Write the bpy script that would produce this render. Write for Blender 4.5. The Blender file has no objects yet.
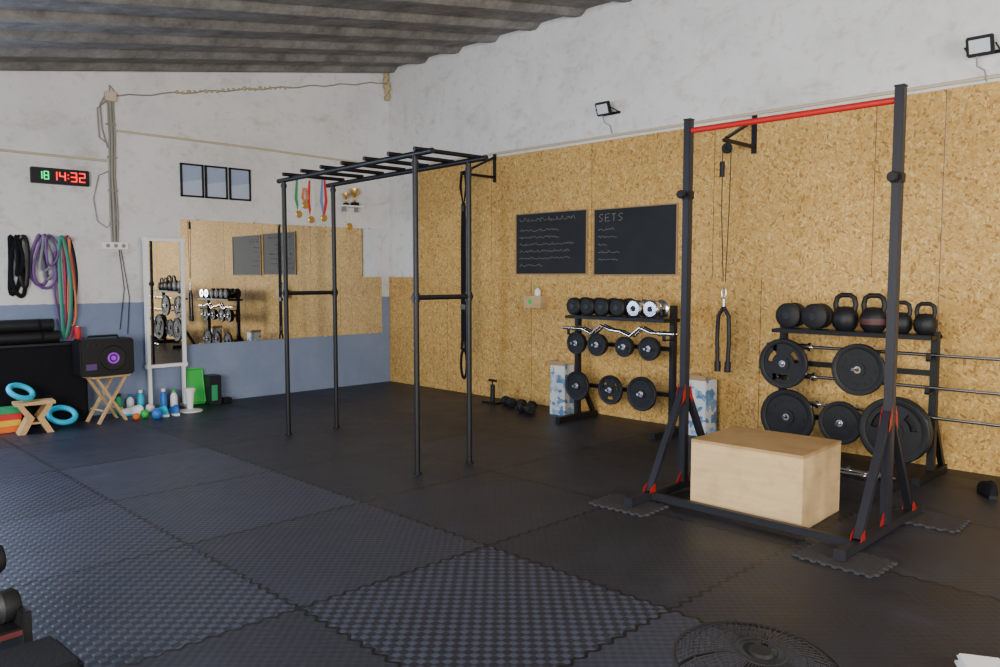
import bpy, bmesh, math, random
from mathutils import Vector, Matrix, Euler
random.seed(7)
COL=bpy.context.scene.collection
pi=math.pi
# ------------------------------------------------------------ materials
def mat(name,col,rough=0.5,metal=0.0,var=0.0,vscale=20.0,bump=0.0,bscale=80.0,emit=None,estr=1.0,spec=0.5,coat=0.0):
    m=bpy.data.materials.new(name); m.use_nodes=True
    nt=m.node_tree; b=nt.nodes["Principled BSDF"]
    b.inputs["Base Color"].default_value=(*col,1); b.inputs["Roughness"].default_value=rough
    b.inputs["Metallic"].default_value=metal; b.inputs["Specular IOR Level"].default_value=spec
    b.inputs["Coat Weight"].default_value=coat
    if emit: 
        b.inputs["Emission Color"].default_value=(*emit,1); b.inputs["Emission Strength"].default_value=estr
    tc=nt.nodes.new("ShaderNodeTexCoord")
    n=nt.nodes.new("ShaderNodeTexNoise"); n.inputs["Scale"].default_value=vscale; n.inputs["Detail"].default_value=4
    nt.links.new(tc.outputs["Object"],n.inputs["Vector"])
    mx=nt.nodes.new("ShaderNodeMix"); mx.data_type='RGBA'
    v=max(var,0.04)
    mx.inputs[6].default_value=(*[c*(1-v) for c in col],1); mx.inputs[7].default_value=(*[min(1,c*(1+v)) for c in col],1)
    nt.links.new(n.outputs["Fac"],mx.inputs[0]); nt.links.new(mx.outputs[2],b.inputs["Base Color"])
    if bump>0:
        n2=nt.nodes.new("ShaderNodeTexNoise"); n2.inputs["Scale"].default_value=bscale; n2.inputs["Detail"].default_value=5
        nt.links.new(tc.outputs["Object"],n2.inputs["Vector"])
        bp=nt.nodes.new("ShaderNodeBump"); bp.inputs["Strength"].default_value=bump; bp.inputs["Distance"].default_value=0.01
        nt.links.new(n2.outputs["Fac"],bp.inputs["Height"]); nt.links.new(bp.outputs[0],b.inputs["Normal"])
    return m
def nn(nt,t,**k):
    n=nt.nodes.new(t)
    for a,v in k.items(): setattr(n,a,v)
    return n
def math_node(nt,op,a,b=None,c=None):
    n=nt.nodes.new("ShaderNodeMath"); n.operation=op
    for i,v in enumerate((a,b,c)):
        if v is None: continue
        if isinstance(v,(int,float)): n.inputs[i].default_value=v
        else: nt.links.new(v,n.inputs[i])
    return n.outputs[0]
def mixc(nt,fac,a,b,mode='MIX'):
    n=nt.nodes.new("ShaderNodeMix"); n.data_type='RGBA'; n.blend_type=mode
    if isinstance(fac,(int,float)): n.inputs[0].default_value=fac
    else: nt.links.new(fac,n.inputs[0])
    for i,v in ((6,a),(7,b)):
        if isinstance(v,tuple): n.inputs[i].default_value=(*v,1)
        else: nt.links.new(v,n.inputs[i])
    return n.outputs[2]
def ramp(nt,fac,stops):
    r=nt.nodes.new("ShaderNodeValToRGB"); nt.links.new(fac,r.inputs[0])
    e=r.color_ramp.elements
    while len(e)<len(stops): e.new(0.5)
    for i,(p,c) in enumerate(stops):
        e[i].position=p; e[i].color=(*c,1) if len(c)==3 else c
    return r.outputs[0]

def plaster(name,band=False,base=(0.66,0.65,0.645)):
    m=bpy.data.materials.new(name); m.use_nodes=True; nt=m.node_tree; b=nt.nodes["Principled BSDF"]
    g=nn(nt,"ShaderNodeNewGeometry"); pos=g.outputs["Position"]
    n1=nn(nt,"ShaderNodeTexNoise"); n1.inputs["Scale"].default_value=1.1; n1.inputs["Detail"].default_value=9; n1.inputs["Roughness"].default_value=0.7
    nt.links.new(pos,n1.inputs["Vector"])
    n2=nn(nt,"ShaderNodeTexNoise"); n2.inputs["Scale"].default_value=9; n2.inputs["Detail"].default_value=6
    nt.links.new(pos,n2.inputs["Vector"])
    n3=nn(nt,"ShaderNodeTexNoise"); n3.inputs["Scale"].default_value=2.6; n3.inputs["Detail"].default_value=10; n3.inputs["Roughness"].default_value=0.75; n3.inputs["Distortion"].default_value=0.6
    mp=nn(nt,"ShaderNodeMapping"); mp.inputs["Scale"].default_value=(1,1,1.8); nt.links.new(pos,mp.inputs[0]); nt.links.new(mp.outputs[0],n3.inputs["Vector"])
    c=ramp(nt,n1.outputs["Fac"],[(0.3,tuple(x*0.80 for x in base)),(0.5,base),(0.72,tuple(min(1,x*1.08) for x in base))])
    dirt=ramp(nt,n2.outputs["Fac"],[(0.30,(0.74,0.70,0.64)),(0.44,(1,1,1))])
    c=mixc(nt,0.5,c,dirt,'MULTIPLY')
    st=ramp(nt,n3.outputs["Fac"],[(0.34,(0.76,0.71,0.64)),(0.46,(1,1,1))])
    c=mixc(nt,0.7,c,st,'MULTIPLY')
    sep=nn(nt,"ShaderNodeSeparateXYZ"); nt.links.new(pos,sep.inputs[0])
    if band:
        z=math_node(nt,'MULTIPLY_ADD',n2.outputs["Fac"],0.02,sep.outputs[2])
        f=math_node(nt,'LESS_THAN',z,1.215)
        blue=ramp(nt,n1.outputs["Fac"],[(0.3,(0.160,0.205,0.31)),(0.6,(0.215,0.265,0.385)),(0.8,(0.28,0.325,0.44))])
        c=mixc(nt,f,c,blue)
    nt.links.new(c,b.inputs["Base Color"]); b.inputs["Roughness"].default_value=0.85; b.inputs["Specular IOR Level"].default_value=0.2
    bp=nn(nt,"ShaderNodeBump"); bp.inputs["Strength"].default_value=0.5; bp.inputs["Distance"].default_value=0.02
    nt.links.new(n3.outputs["Fac"],bp.inputs["Height"]); nt.links.new(bp.outputs[0],b.inputs["Normal"])
    return m
M_wall=plaster("plaster_white"); M_wallb=plaster("plaster_blue_dado",True)

def osb():
    m=bpy.data.materials.new("oriented_strand_board"); m.use_nodes=True; nt=m.node_tree; b=nt.nodes["Principled BSDF"]
    tc=nn(nt,"ShaderNodeNewGeometry"); outs=[]
    for rot,sc in ((0.5,(1,25,66)),(-0.7,(1,27,72)),(1.6,(1,24,62))):
        mp=nn(nt,"ShaderNodeMapping"); mp.vector_type='TEXTURE'
        mp.inputs["Rotation"].default_value=(rot,0,0); mp.inputs["Scale"].default_value=tuple(1/s for s in sc)
        nt.links.new(tc.outputs["Position"],mp.inputs[0])
        v=nn(nt,"ShaderNodeTexVoronoi"); v.inputs["Scale"].default_value=1.0; v.inputs["Randomness"].default_value=1
        nt.links.new(mp.outputs[0],v.inputs["Vector"])
        s=nn(nt,"ShaderNodeSeparateColor"); nt.links.new(v.outputs["Color"],s.inputs[0]); outs.append(s.outputs)
    pick=math_node(nt,'GREATER_THAN',outs[2][1],0.5)
    pick2=math_node(nt,'GREATER_THAN',outs[0][1],0.6)
    a=nn(nt,"ShaderNodeMix"); nt.links.new(pick,a.inputs[0]); nt.links.new(outs[0][0],a.inputs[2]); nt.links.new(outs[1][0],a.inputs[3])
    a2=nn(nt,"ShaderNodeMix"); nt.links.new(pick2,a2.inputs[0]); nt.links.new(a.outputs[0],a2.inputs[2]); nt.links.new(outs[2][0],a2.inputs[3])
    c=ramp(nt,a2.outputs[0],[(0.0,(0.32,0.165,0.045)),(0.13,(0.49,0.285,0.082)),(0.55,(0.61,0.375,0.115)),(0.88,(0.68,0.435,0.15)),(1.0,(0.77,0.55,0.24))])
    nb=nn(nt,"ShaderNodeTexNoise"); nb.inputs["Scale"].default_value=1.0; nb.inputs["Detail"].default_value=5; nt.links.new(tc.outputs["Position"],nb.inputs["Vector"])
    big=ramp(nt,nb.outputs["Fac"],[(0.3,(0.82,0.80,0.76)),(0.7,(1,1,1))])
    c=mixc(nt,1.0,c,big,'MULTIPLY')
    oi=nn(nt,"ShaderNodeObjectInfo"); rr=ramp(nt,oi.outputs["Random"],[(0,(0.88,0.87,0.84)),(1,(1,1,1))])
    c=mixc(nt,1.0,c,rr,'MULTIPLY')
    nt.links.new(c,b.inputs["Base Color"]); b.inputs["Roughness"].default_value=0.6; b.inputs["Specular IOR Level"].default_value=0.2
    return m
M_osb=osb()

def floor_mat():
    m=bpy.data.materials.new("rubber_puzzle_floor"); m.use_nodes=True; nt=m.node_tree; b=nt.nodes["Principled BSDF"]
    g=nn(nt,"ShaderNodeNewGeometry"); sep=nn(nt,"ShaderNodeSeparateXYZ"); nt.links.new(g.outputs["Position"],sep.inputs[0])
    x,y=sep.outputs[0],sep.outputs[1]
    M=lambda op,a,b_=None,c_=None: math_node(nt,op,a,b_,c_)
    jx=M('MULTIPLY',M('SINE',M('MULTIPLY',y,2*pi/0.085)),0.012)
    jy=M('MULTIPLY',M('SINE',M('MULTIPLY',x,2*pi/0.085)),0.012)
    u=M('DIVIDE',M('ADD',M('ADD',x,3.78),jx),1.18)
    v=M('DIVIDE',M('ADD',M('ADD',y,5.93),jy),1.19)
    fu=M('FRACT',M('ADD',u,50.0)); fv=M('FRACT',M('ADD',v,50.0))
    du=M('MINIMUM',fu,M('SUBTRACT',1.0,fu)); dv=M('MINIMUM',fv,M('SUBTRACT',1.0,fv))
    d=M('MINIMUM',du,dv)
    seam=M('LESS_THAN',d,0.008)
    U=M('FLOOR',u); V=M('FLOOR',v)
    cid=nn(nt,"ShaderNodeCombineXYZ"); nt.links.new(U,cid.inputs[0]); nt.links.new(V,cid.inputs[1])
    wn=nn(nt,"ShaderNodeTexWhiteNoise"); wn.noise_dimensions='3D'; nt.links.new(cid.outputs[0],wn.inputs["Vector"])
    rnd=wn.outputs["Value"]
    tex=M('LESS_THAN',u,0.0)
    farl=M('MULTIPLY',M('LESS_THAN',u,-1.0),M('MULTIPLY',M('GREATER_THAN',v,0.0),M('LESS_THAN',v,3.0)))
    one=M('MULTIPLY',M('COMPARE',U,-1.0,0.2),M('COMPARE',V,-1.0,0.2))
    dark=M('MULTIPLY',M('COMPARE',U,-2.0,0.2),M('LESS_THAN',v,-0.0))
    coarse=M('MAXIMUM',farl,one)
    k=86.0
    bs=M('MULTIPLY',M('SINE',M('MULTIPLY',x,k)),M('SINE',M('MULTIPLY',y,k)))
    bs=M('MULTIPLY_ADD',bs,0.5,0.5)
    bs=M('SMOOTH_MIN',M('MULTIPLY',M('MAXIMUM',M('SUBTRACT',bs,0.40),0.0),3.2),1.0,0.3)
    fine=M('MULTIPLY',M('SINE',M('MULTIPLY',x,k*1.35)),M('SINE',M('MULTIPLY',y,k*1.35)))
    fine=M('MULTIPLY_ADD',fine,0.5,0.5)
    cf=coarse; ff=M('MULTIPLY',tex,M('SUBTRACT',1.0,coarse)); pf=M('SUBTRACT',1.0,tex)
    hgt=M('ADD',M('MULTIPLY',M('MULTIPLY',bs,cf),0.5),M('MULTIPLY',M('MULTIPLY',fine,ff),0.45))
    hgt=M('ADD',hgt,M('MULTIPLY',M('MULTIPLY',fine,pf),0.18))
    hgt=M('SUBTRACT',hgt,M('MULTIPLY',seam,1.2))
    ns=nn(nt,"ShaderNodeTexNoise"); ns.inputs["Scale"].default_value=2.2; ns.inputs["Detail"].default_value=9; ns.inputs["Roughness"].default_value=0.7
    nt.links.new(g.outputs["Position"],ns.inputs["Vector"])
    c=ramp(nt,ns.outputs["Fac"],[(0.3,(0.012,0.013,0.018)),(0.55,(0.021,0.0225,0.031)),(0.8,(0.044,0.046,0.059))])
    c=mixc(nt,M('MULTIPLY',tex,0.20),c,(0.055,0.063,0.100))  # bluish daylight on the left half, painted into the mat colour
    tone=ramp(nt,rnd,[(0,(0.50,0.50,0.52)),(1,(1.10,1.10,1.10))])
    c=mixc(nt,1.0,c,tone,'MULTIPLY')
    c=mixc(nt,M('MULTIPLY',M('MULTIPLY',bs,cf),0.50),c,(0.080,0.091,0.142))
    c=mixc(nt,M('MULTIPLY',M('MULTIPLY',fine,ff),0.32),c,(0.068,0.078,0.116))
    c=mixc(nt,M('MULTIPLY',M('MULTIPLY',fine,pf),0.12),c,(0.07,0.078,0.11))
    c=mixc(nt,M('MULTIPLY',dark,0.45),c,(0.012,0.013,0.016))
    c=mixc(nt,seam,c,(0.003,0.003,0.004))
    nt.links.new(c,b.inputs["Base Color"])
    rg=ramp(nt,ns.outputs["Fac"],[(0.3,(0.42,)*3),(0.8,(0.62,)*3)])
    nt.links.new(rg,b.inputs["Roughness"]); b.inputs["Specular IOR Level"].default_value=0.33
    bp=nn(nt,"ShaderNodeBump"); bp.inputs["Strength"].default_value=0.6; bp.inputs["Distance"].default_value=0.006
    nt.links.new(hgt,bp.inputs["Height"]); nt.links.new(bp.outputs[0],b.inputs["Normal"])
    return m
M_floor=floor_mat()

def ply(name,base=(0.62,0.45,0.24)):
    m=bpy.data.materials.new(name); m.use_nodes=True; nt=m.node_tree; b=nt.nodes["Principled BSDF"]
    tc=nn(nt,"ShaderNodeTexCoord"); mp=nn(nt,"ShaderNodeMapping"); mp.inputs["Scale"].default_value=(2,2,14)
    nt.links.new(tc.outputs["Object"],mp.inputs[0])
    n=nn(nt,"ShaderNodeTexNoise"); n.inputs["Scale"].default_value=2; n.inputs["Detail"].default_value=6; nt.links.new(mp.outputs[0],n.inputs["Vector"])
    n2=nn(nt,"ShaderNodeTexNoise"); n2.inputs["Scale"].default_value=7; n2.inputs["Detail"].default_value=5; nt.links.new(tc.outputs["Object"],n2.inputs["Vector"])
    c=ramp(nt,n.outputs["Fac"],[(0.3,tuple(x*0.88 for x in base)),(0.7,tuple(min(1,x*1.06) for x in base))])
    d=ramp(nt,n2.outputs["Fac"],[(0.3,(0.74,0.70,0.64)),(0.5,(1,1,1))]); c=mixc(nt,0.6,c,d,'MULTIPLY')
    nt.links.new(c,b.inputs["Base Color"]); b.inputs["Roughness"].default_value=0.6; b.inputs["Specular IOR Level"].default_value=0.25
    return m
M_ply=ply("plywood_pale",(0.56,0.395,0.20)); M_plytop=ply("plywood_shaded_top",(0.41,0.26,0.115)); M_pine=ply("pine_wood",(0.58,0.37,0.17)); M_frame=ply("dull_wood_edge",(0.30,0.20,0.10))  # box top is a darker plywood copy, its shade painted in
def concrete():
    m=bpy.data.materials.new("concrete_roof"); m.use_nodes=True; nt=m.node_tree; b=nt.nodes["Principled BSDF"]
    g=nn(nt,"ShaderNodeNewGeometry")
    n=nn(nt,"ShaderNodeTexNoise"); n.inputs["Scale"].default_value=3.0; n.inputs["Detail"].default_value=12; n.inputs["Roughness"].default_value=0.8; nt.links.new(g.outputs["Position"],n.inputs["Vector"])
    c=ramp(nt,n.outputs["Fac"],[(0.32,(0.10,0.092,0.085)),(0.5,(0.205,0.193,0.180)),(0.68,(0.31,0.295,0.275))])
    nt.links.new(c,b.inputs["Base Color"]); b.inputs["Roughness"].default_value=0.95; b.inputs["Specular IOR Level"].default_value=0.1
    bp=nn(nt,"ShaderNodeBump"); bp.inputs["Strength"].default_value=0.9; bp.inputs["Distance"].default_value=0.03
    nt.links.new(n.outputs["Fac"],bp.inputs["Height"]); nt.links.new(bp.outputs[0],b.inputs["Normal"]); return m
M_conc=concrete()
M_black=mat("black_powder_coat",(0.006,0.006,0.007),0.45,bump=0.05,bscale=200,spec=0.3)
M_rackgrey=mat("dark_grey_painted_steel",(0.014,0.014,0.019),0.42,var=0.15,bump=0.05,spec=0.35)
M_iron=mat("cast_iron_black",(0.007,0.007,0.008),0.5,var=0.3,bump=0.25,bscale=120,spec=0.35)
M_rubber=mat("black_rubber",(0.008,0.008,0.009),0.6,var=0.2,bump=0.15,bscale=150,spec=0.35)
M_matpiece=mat("grey_foam_mat",(0.036,0.034,0.037),0.7,var=0.25,vscale=12,bump=0.6,bscale=60,spec=0.3)
M_red=mat("red_paint",(0.28,0.007,0.006),0.4,var=0.1)
M_redbar=mat("red_bar_coating",(0.42,0.012,0.012),0.4,var=0.15)
M_chrome=mat("chrome",(0.75,0.75,0.76),0.18,metal=1.0)
M_steel=mat("brushed_steel",(0.50,0.50,0.52),0.35,metal=0.9)
M_mirror=mat("mirror_glass",(0.90,0.91,0.90),0.01,metal=1.0)
M_white=mat("white_paint",(0.80,0.80,0.80),0.45,var=0.05)
M_cream=mat("cream_plastic_pipe",(0.52,0.44,0.31),0.5,var=0.08)
M_greyc=mat("grey_conduit",(0.24,0.22,0.19),0.6,var=0.2)
M_foam=mat("expanding_foam",(0.42,0.33,0.17),0.9,var=0.3,bump=0.8,bscale=25)
M_board=mat("chalkboard_slate",(0.010,0.011,0.013),0.6,var=0.6,vscale=5,spec=0.3)
M_chalk=mat("chalk",(0.20,0.20,0.21),0.9)
M_glassd=mat("lamp_glass",(0.55,0.58,0.60),0.15,var=0.1)
M_paper=mat("certificate_paper",(0.30,0.37,0.52),0.35,var=0.25,vscale=4)
M_print=mat("certificate_pale_print",(0.42,0.48,0.60),0.5)
M_gold=mat("gold_metal",(0.72,0.47,0.14),0.3,metal=0.9)
M_ledr=mat("led_red",(0.6,0.0,0.0),0.5,emit=(1,0.0,0.0),estr=2.6)
M_ledg=mat("led_green",(0.0,0.4,0.1),0.5,emit=(0.0,1,0.25),estr=1.6)
M_purple=mat("purple_glow",(0.2,0.02,0.35),0.5,emit=(0.38,0.03,0.75),estr=0.5)
M_greenb=mat("lime_green",(0.03,0.48,0.07),0.45)
M_cyan=mat("cyan_rubber",(0.0,0.46,0.68),0.45); M_blue=mat("blue_plastic",(0.02,0.14,0.50),0.45)
M_orange=mat("orange_foam",(0.80,0.15,0.01),0.7); M_yellow=mat("yellow_foam",(0.80,0.48,0.02),0.7); M_redf=mat("red_foam",(0.60,0.02,0.025),0.7); M_greenf=mat("green_foam",(0.02,0.30,0.12),0.7)
M_bandp=mat("purple_latex",(0.11,0.04,0.18),0.5); M_bandg=mat("grey_latex",(0.16,0.16,0.21),0.5); M_bandgr=mat("teal_latex",(0.01,0.20,0.14),0.5); M_bandr=mat("pink_latex",(0.60,0.06,0.14),0.5); M_bando=mat("orange_latex",(0.65,0.16,0.03),0.5)
M_cloth=mat("black_cloth",(0.006,0.006,0.008),0.9,var=0.3,bump=0.3,bscale=90,spec=0.2)
def carton():
    m=bpy.data.materials.new("printed_carton"); m.use_nodes=True; nt=m.node_tree; b=nt.nodes["Principled BSDF"]
    tc=nn(nt,"ShaderNodeTexCoord"); v=nn(nt,"ShaderNodeTexVoronoi"); v.distance='MANHATTAN'; v.inputs["Scale"].default_value=13; nt.links.new(tc.outputs["Object"],v.inputs["Vector"])
    v2=nn(nt,"ShaderNodeTexNoise"); v2.inputs["Scale"].default_value=40; nt.links.new(tc.outputs["Object"],v2.inputs["Vector"])
    s=nn(nt,"ShaderNodeSeparateColor"); nt.links.new(v.outputs["Color"],s.inputs[0])
    f=math_node(nt,'MULTIPLY_ADD',v2.outputs["Fac"],0.5,math_node(nt,'SUBTRACT',s.outputs[0],0.25))
    c=ramp(nt,f,[(0.1,(0.08,0.17,0.32)),(0.35,(0.20,0.33,0.48)),(0.5,(0.50,0.53,0.56)),(1,(0.60,0.60,0.58))])
    nt.links.new(c,b.inputs["Base Color"]); b.inputs["Roughness"].default_value=0.7; return m
M_carton=carton(); M_card=mat("cardboard",(0.42,0.28,0.15),0.8,var=0.1)

# ------------------------------------------------------------ geometry
class G:
    def __init__(s): s.bm=bmesh.new()
    def box(s,c,d,bev=0.0,rot=None,top=None):
        r=bmesh.ops.create_cube(s.bm,size=1.0); vs=r['verts']
        for v in vs:
            v.co=Vector((v.co.x*d[0],v.co.y*d[1],v.co.z*d[2]))
            if top and v.co.z>0: v.co.x*=top; v.co.y*=top
        if rot:
            e=Euler(rot).to_matrix()
            for v in vs: v.co=e@v.co
        for v in vs: v.co+=Vector(c)
        if bev>0:
            es=list({e for v in vs for e in v.link_edges})
            bmesh.ops.bevel(s.bm,geom=es,offset=bev,segments=2,affect='EDGES')
        return s
    def beam(s,p1,p2,w,h,bev=0.0):
        p1=Vector(p1);p2=Vector(p2);d=p2-p1
        z=d.normalized(); ref=Vector((0,1,0)) if abs(z.y)<0.9 else Vector((1,0,0))
        x=ref.cross(z).normalized(); y=z.cross(x)
        R=Matrix((x,y,z)).transposed()
        r=bmesh.ops.create_cube(s.bm,size=1.0); vs=r['verts']
        for v in vs: v.co=R@Vector((v.co.x*w,v.co.y*h,v.co.z*d.length))+(p1+p2)/2
        if bev>0:
            es=list({e for v in vs for e in v.link_edges}); bmesh.ops.bevel(s.bm,geom=es,offset=bev,segments=2,affect='EDGES')
        return s
    def cyl(s,p1,p2,r,seg=16,r2=None):
        return s.tube([p1,p2],r,seg,r2=r2)
    def tube(s,pts,r,seg=8,closed=False,r2=None,flat=None,ref=None):
        pts=[Vector(p) for p in pts]; n=len(pts); rings=[]
        prev=None
        for i,p in enumerate(pts):
            if closed: t=(pts[(i+1)%n]-pts[i-1])
            else: t=pts[min(i+1,n-1)]-pts[max(i-1,0)]
            t.normalize()
            if ref is not None:
                x=(Vector(ref)-t*Vector(ref).dot(t)).normalized()
            elif prev is None:
                rf=Vector((0,0,1)) if abs(t.z)<0.9 else Vector((0,1,0))
                x=(rf-t*rf.dot(t)).normalized()
            else:
                x=prev-t*prev.dot(t)
                x.normalize()
            prev=x; y=t.cross(x)
            rr=r if r2 is None else r+(r2-r)*i/(n-1)
            fx,fy=(flat if flat else (1,1))
            rings.append([s.bm.verts.new(p+x*math.cos(a)*rr*fx+y*math.sin(a)*rr*fy) for a in [2*pi*k/seg for k in range(seg)]])
        m=n if closed else n-1
        for i in range(m):
            a=rings[i]; b=rings[(i+1)%n]
            for k in range(seg): s.bm.faces.new((a[k],a[(k+1)%seg],b[(k+1)%seg],b[k]))
        if not closed:
            s.bm.faces.new(rings[0][::-1]); s.bm.faces.new(rings[-1])
        return s
    def lathe(s,prof,c=(0,0,0),axis='z',seg=32,closed=False):
        rings=[]
        for r,hh in prof:
            ring=[]
            if r<1e-6: r=1e-5
            for k in range(seg):
                a=2*pi*k/seg; u,v=r*math.cos(a),r*math.sin(a)
                co={'z':(u,v,hh),'x':(hh,u,v),'y':(v,hh,u)}[axis]
                ring.append(s.bm.verts.new(Vector(co)+Vector(c)))
            rings.append(ring)
        n=len(rings)
        for i in range(n if closed else n-1):
            a=rings[i]; b=rings[(i+1)%n]
            for k in range(seg): s.bm.faces.new((a[k],a[(k+1)%seg],b[(k+1)%seg],b[k]))
        return s
    def torus(s,c,R,r,axis='z',seg=32,ms=8,sq=(1,1)):
        pts=[]
        for k in range(seg):
            a=2*pi*k/seg; u,v=R*math.cos(a)*sq[0],R*math.sin(a)*sq[1]
            pts.append(Vector({'z':(u,v,0),'x':(0,u,v),'y':(u,0,v)}[axis])+Vector(c))
        return s.tube(pts,r,ms,closed=True)
    def sphere(s,c,r,sc=(1,1,1)):
        q=bmesh.ops.create_uvsphere(s.bm,u_segments=20,v_segments=14,radius=r)
        for v in q['verts']: v.co=Vector((v.co.x*sc[0],v.co.y*sc[1],v.co.z*sc[2]))+Vector(c)
        return s
    def poly(s,pts,ext):
        vs=[s.bm.verts.new(Vector(p)) for p in pts]; f=s.bm.faces.new(vs)
        r=bmesh.ops.extrude_face_region(s.bm,geom=[f])
        for v in [g for g in r['geom'] if isinstance(g,bmesh.types.BMVert)]: v.co+=Vector(ext)
        return s
    def sector(s,c,r1,r2,a1,a2,t,axis='x',seg=10):
        pts=[]
        for k in range(seg+1):
            a=a1+(a2-a1)*k/seg; pts.append((r2*math.cos(a),r2*math.sin(a)))
        for k in range(seg,-1,-1):
            a=a1+(a2-a1)*k/seg; pts.append((r1*math.cos(a),r1*math.sin(a)))
        return s.poly([Vector((-t/2,u,v))+Vector(c) for u,v in pts],(t,0,0))
    def mesh(s,name,m,smooth):
        bmesh.ops.recalc_face_normals(s.bm,faces=s.bm.faces)
        me=bpy.data.meshes.new(name); s.bm.to_mesh(me); s.bm.free()
        me.materials.append(m)
        if smooth:
            for p in me.polygons: p.use_smooth=True
            try: me.set_sharp_from_angle(angle=math.radians(40))
            except Exception: pass
        return me
def link(o): COL.objects.link(o); return o
def E(name,label,cat,loc=(0,0,0),rot=(0,0,0),group=None):
    o=bpy.data.objects.new(name,None); o.empty_display_size=0.1; o.location=loc; o.rotation_euler=rot
    o["label"]=label; o["category"]=cat
    if group: o["group"]=group
    return link(o)
def P(name,par,g,m,smooth=True,label=None):
    o=bpy.data.objects.new(name,g.mesh(name,m,smooth)); link(o); o.parent=par
    if label: o["label"]=label
    return o
def S(name,label,cat,g,m,loc=(0,0,0),rot=(0,0,0),smooth=True,group=None):
    o=bpy.data.objects.new(name,g.mesh(name,m,smooth)); link(o); o.location=loc; o.rotation_euler=rot
    o["label"]=label; o["category"]=cat
    if group: o["group"]=group
    return o
def ST(name,g,m,smooth=False):
    o=bpy.data.objects.new(name,g.mesh(name,m,smooth)); link(o); o["kind"]="structure"; return o

# ------------------------------------------------------------ room
ROOFZ=lambda x:4.34+0.171*x
XL=-9.5; YB=-13.0
ST("floor",G().box(((XL)/2,YB/2,-0.06),(-XL+0.3,-YB+0.3,0.12)),M_floor)
g=G(); g.poly([(0.2,0.01,-0.1),(XL,0.01,-0.1),(XL,0.01,ROOFZ(XL)+0.05),(0.2,0.01,ROOFZ(0.2)+0.05)],(0,0.2,0)); 
o=ST("wall_back",g,M_wallb); o.location=(0,-0.01,0)
g=G(); g.box((0.1,YB/2,2.2),(0.2,-YB,4.6)); ST("wall_right",g,M_wall)
prof=[]; y=0.3; 
while y>YB:
    prof+=[(y,0.0),(y-0.16,-0.005),(y-0.28,0.0),(y-0.34,-0.035),(y-0.37,-0.055),(y-0.45,-0.06),(y-0.49,-0.035),(y-0.53,0.0)]
    y-=0.66
bm=G(); a=[];b_=[];a2=[];b2=[]
for (yy,dz) in prof:
    a.append(bm.bm.verts.new((0.15,yy,ROOFZ(0.15)+dz+0.0))); b_.append(bm.bm.verts.new((XL,yy,ROOFZ(XL)+dz+0.0)))
    a2.append(bm.bm.verts.new((0.15,yy,ROOFZ(0.15)+0.25))); b2.append(bm.bm.verts.new((XL,yy,ROOFZ(XL)+0.25)))
for i in range(len(a)-1):
    bm.bm.faces.new((a[i],a[i+1],b_[i+1],b_[i])); bm.bm.faces.new((a2[i],b2[i],b2[i+1],a2[i+1]))
ST("ceiling",bm,M_conc)
def sheet(y1,y2,z1,z2):
    ST("wall_right_panel",G().box((-0.009,(y1+y2)/2,(z1+z2)/2),(0.018,abs(y1-y2)-0.007,z2-z1-0.002),bev=0.001),M_osb)
ys=[-0.67,-2.08,-3.63,-5.10,-6.56,-7.07,-8.5,-9.9,-11.4,-12.9]
for i in range(len(ys)-1): sheet(ys[i],ys[i+1],1.48,2.92)
ys=[0.0,-1.25,-2.75,-4.3,-5.6,-7.07,-8.5,-9.9,-11.4,-12.9]
for i in range(len(ys)-1): sheet(ys[i],ys[i+1],0.0,1.48)
g=G(); g.tube([(-0.016,-0.9,2.965),(-0.016,-4,2.96),(-0.016,-8,2.955),(-0.016,-12,2.95)],0.014,8); ST("trim_1",g,M_cream,True)
g=G(); g.tube([(-3.62,-0.015,3.05),(-2,-0.015,3.045),(-0.45,-0.015,3.02)],0.013,8); ST("trim_2",g,M_cream,True)
g=G(); g.tube([(-5.4,-0.015,2.73),(-3.74,-0.015,2.72)],0.013,8); ST("trim_3",g,M_cream,True)
g=G(); pts=[]; 
for i in range(30):
    t=i/29; x=-3.6+3.55*t; pts.append((x,-0.008,3.42+0.74*t+0.012*math.sin(i*1.7)))
g.tube(pts,0.008,6); ST("trim_4",g,M_greyc,True)
g=G()
for i in range(14): g.sphere((-0.03-random.random()*0.05,-0.03-random.random()*0.03,3.94+i*0.026),0.025+random.random()*0.02)
for i in range(22): g.sphere((-2.95+i*0.068,-0.0,3.55+i*0.0142+random.random()*0.02),0.010+random.random()*0.018)
ST("trim_5",g,M_foam,True)

# ------------------------------------------------------------ camera
cam=bpy.data.objects.new("camera",bpy.data.cameras.new("camera")); link(cam)
cam.data.sensor_width=36; cam.data.lens=789/1000*36; cam.data.clip_start=0.05
cam.location=(-6.751,-9.032,1.5)
cam.rotation_euler=(pi/2-math.atan(58/789),0,math.radians(45.3-90))
bpy.context.scene.camera=cam

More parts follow.
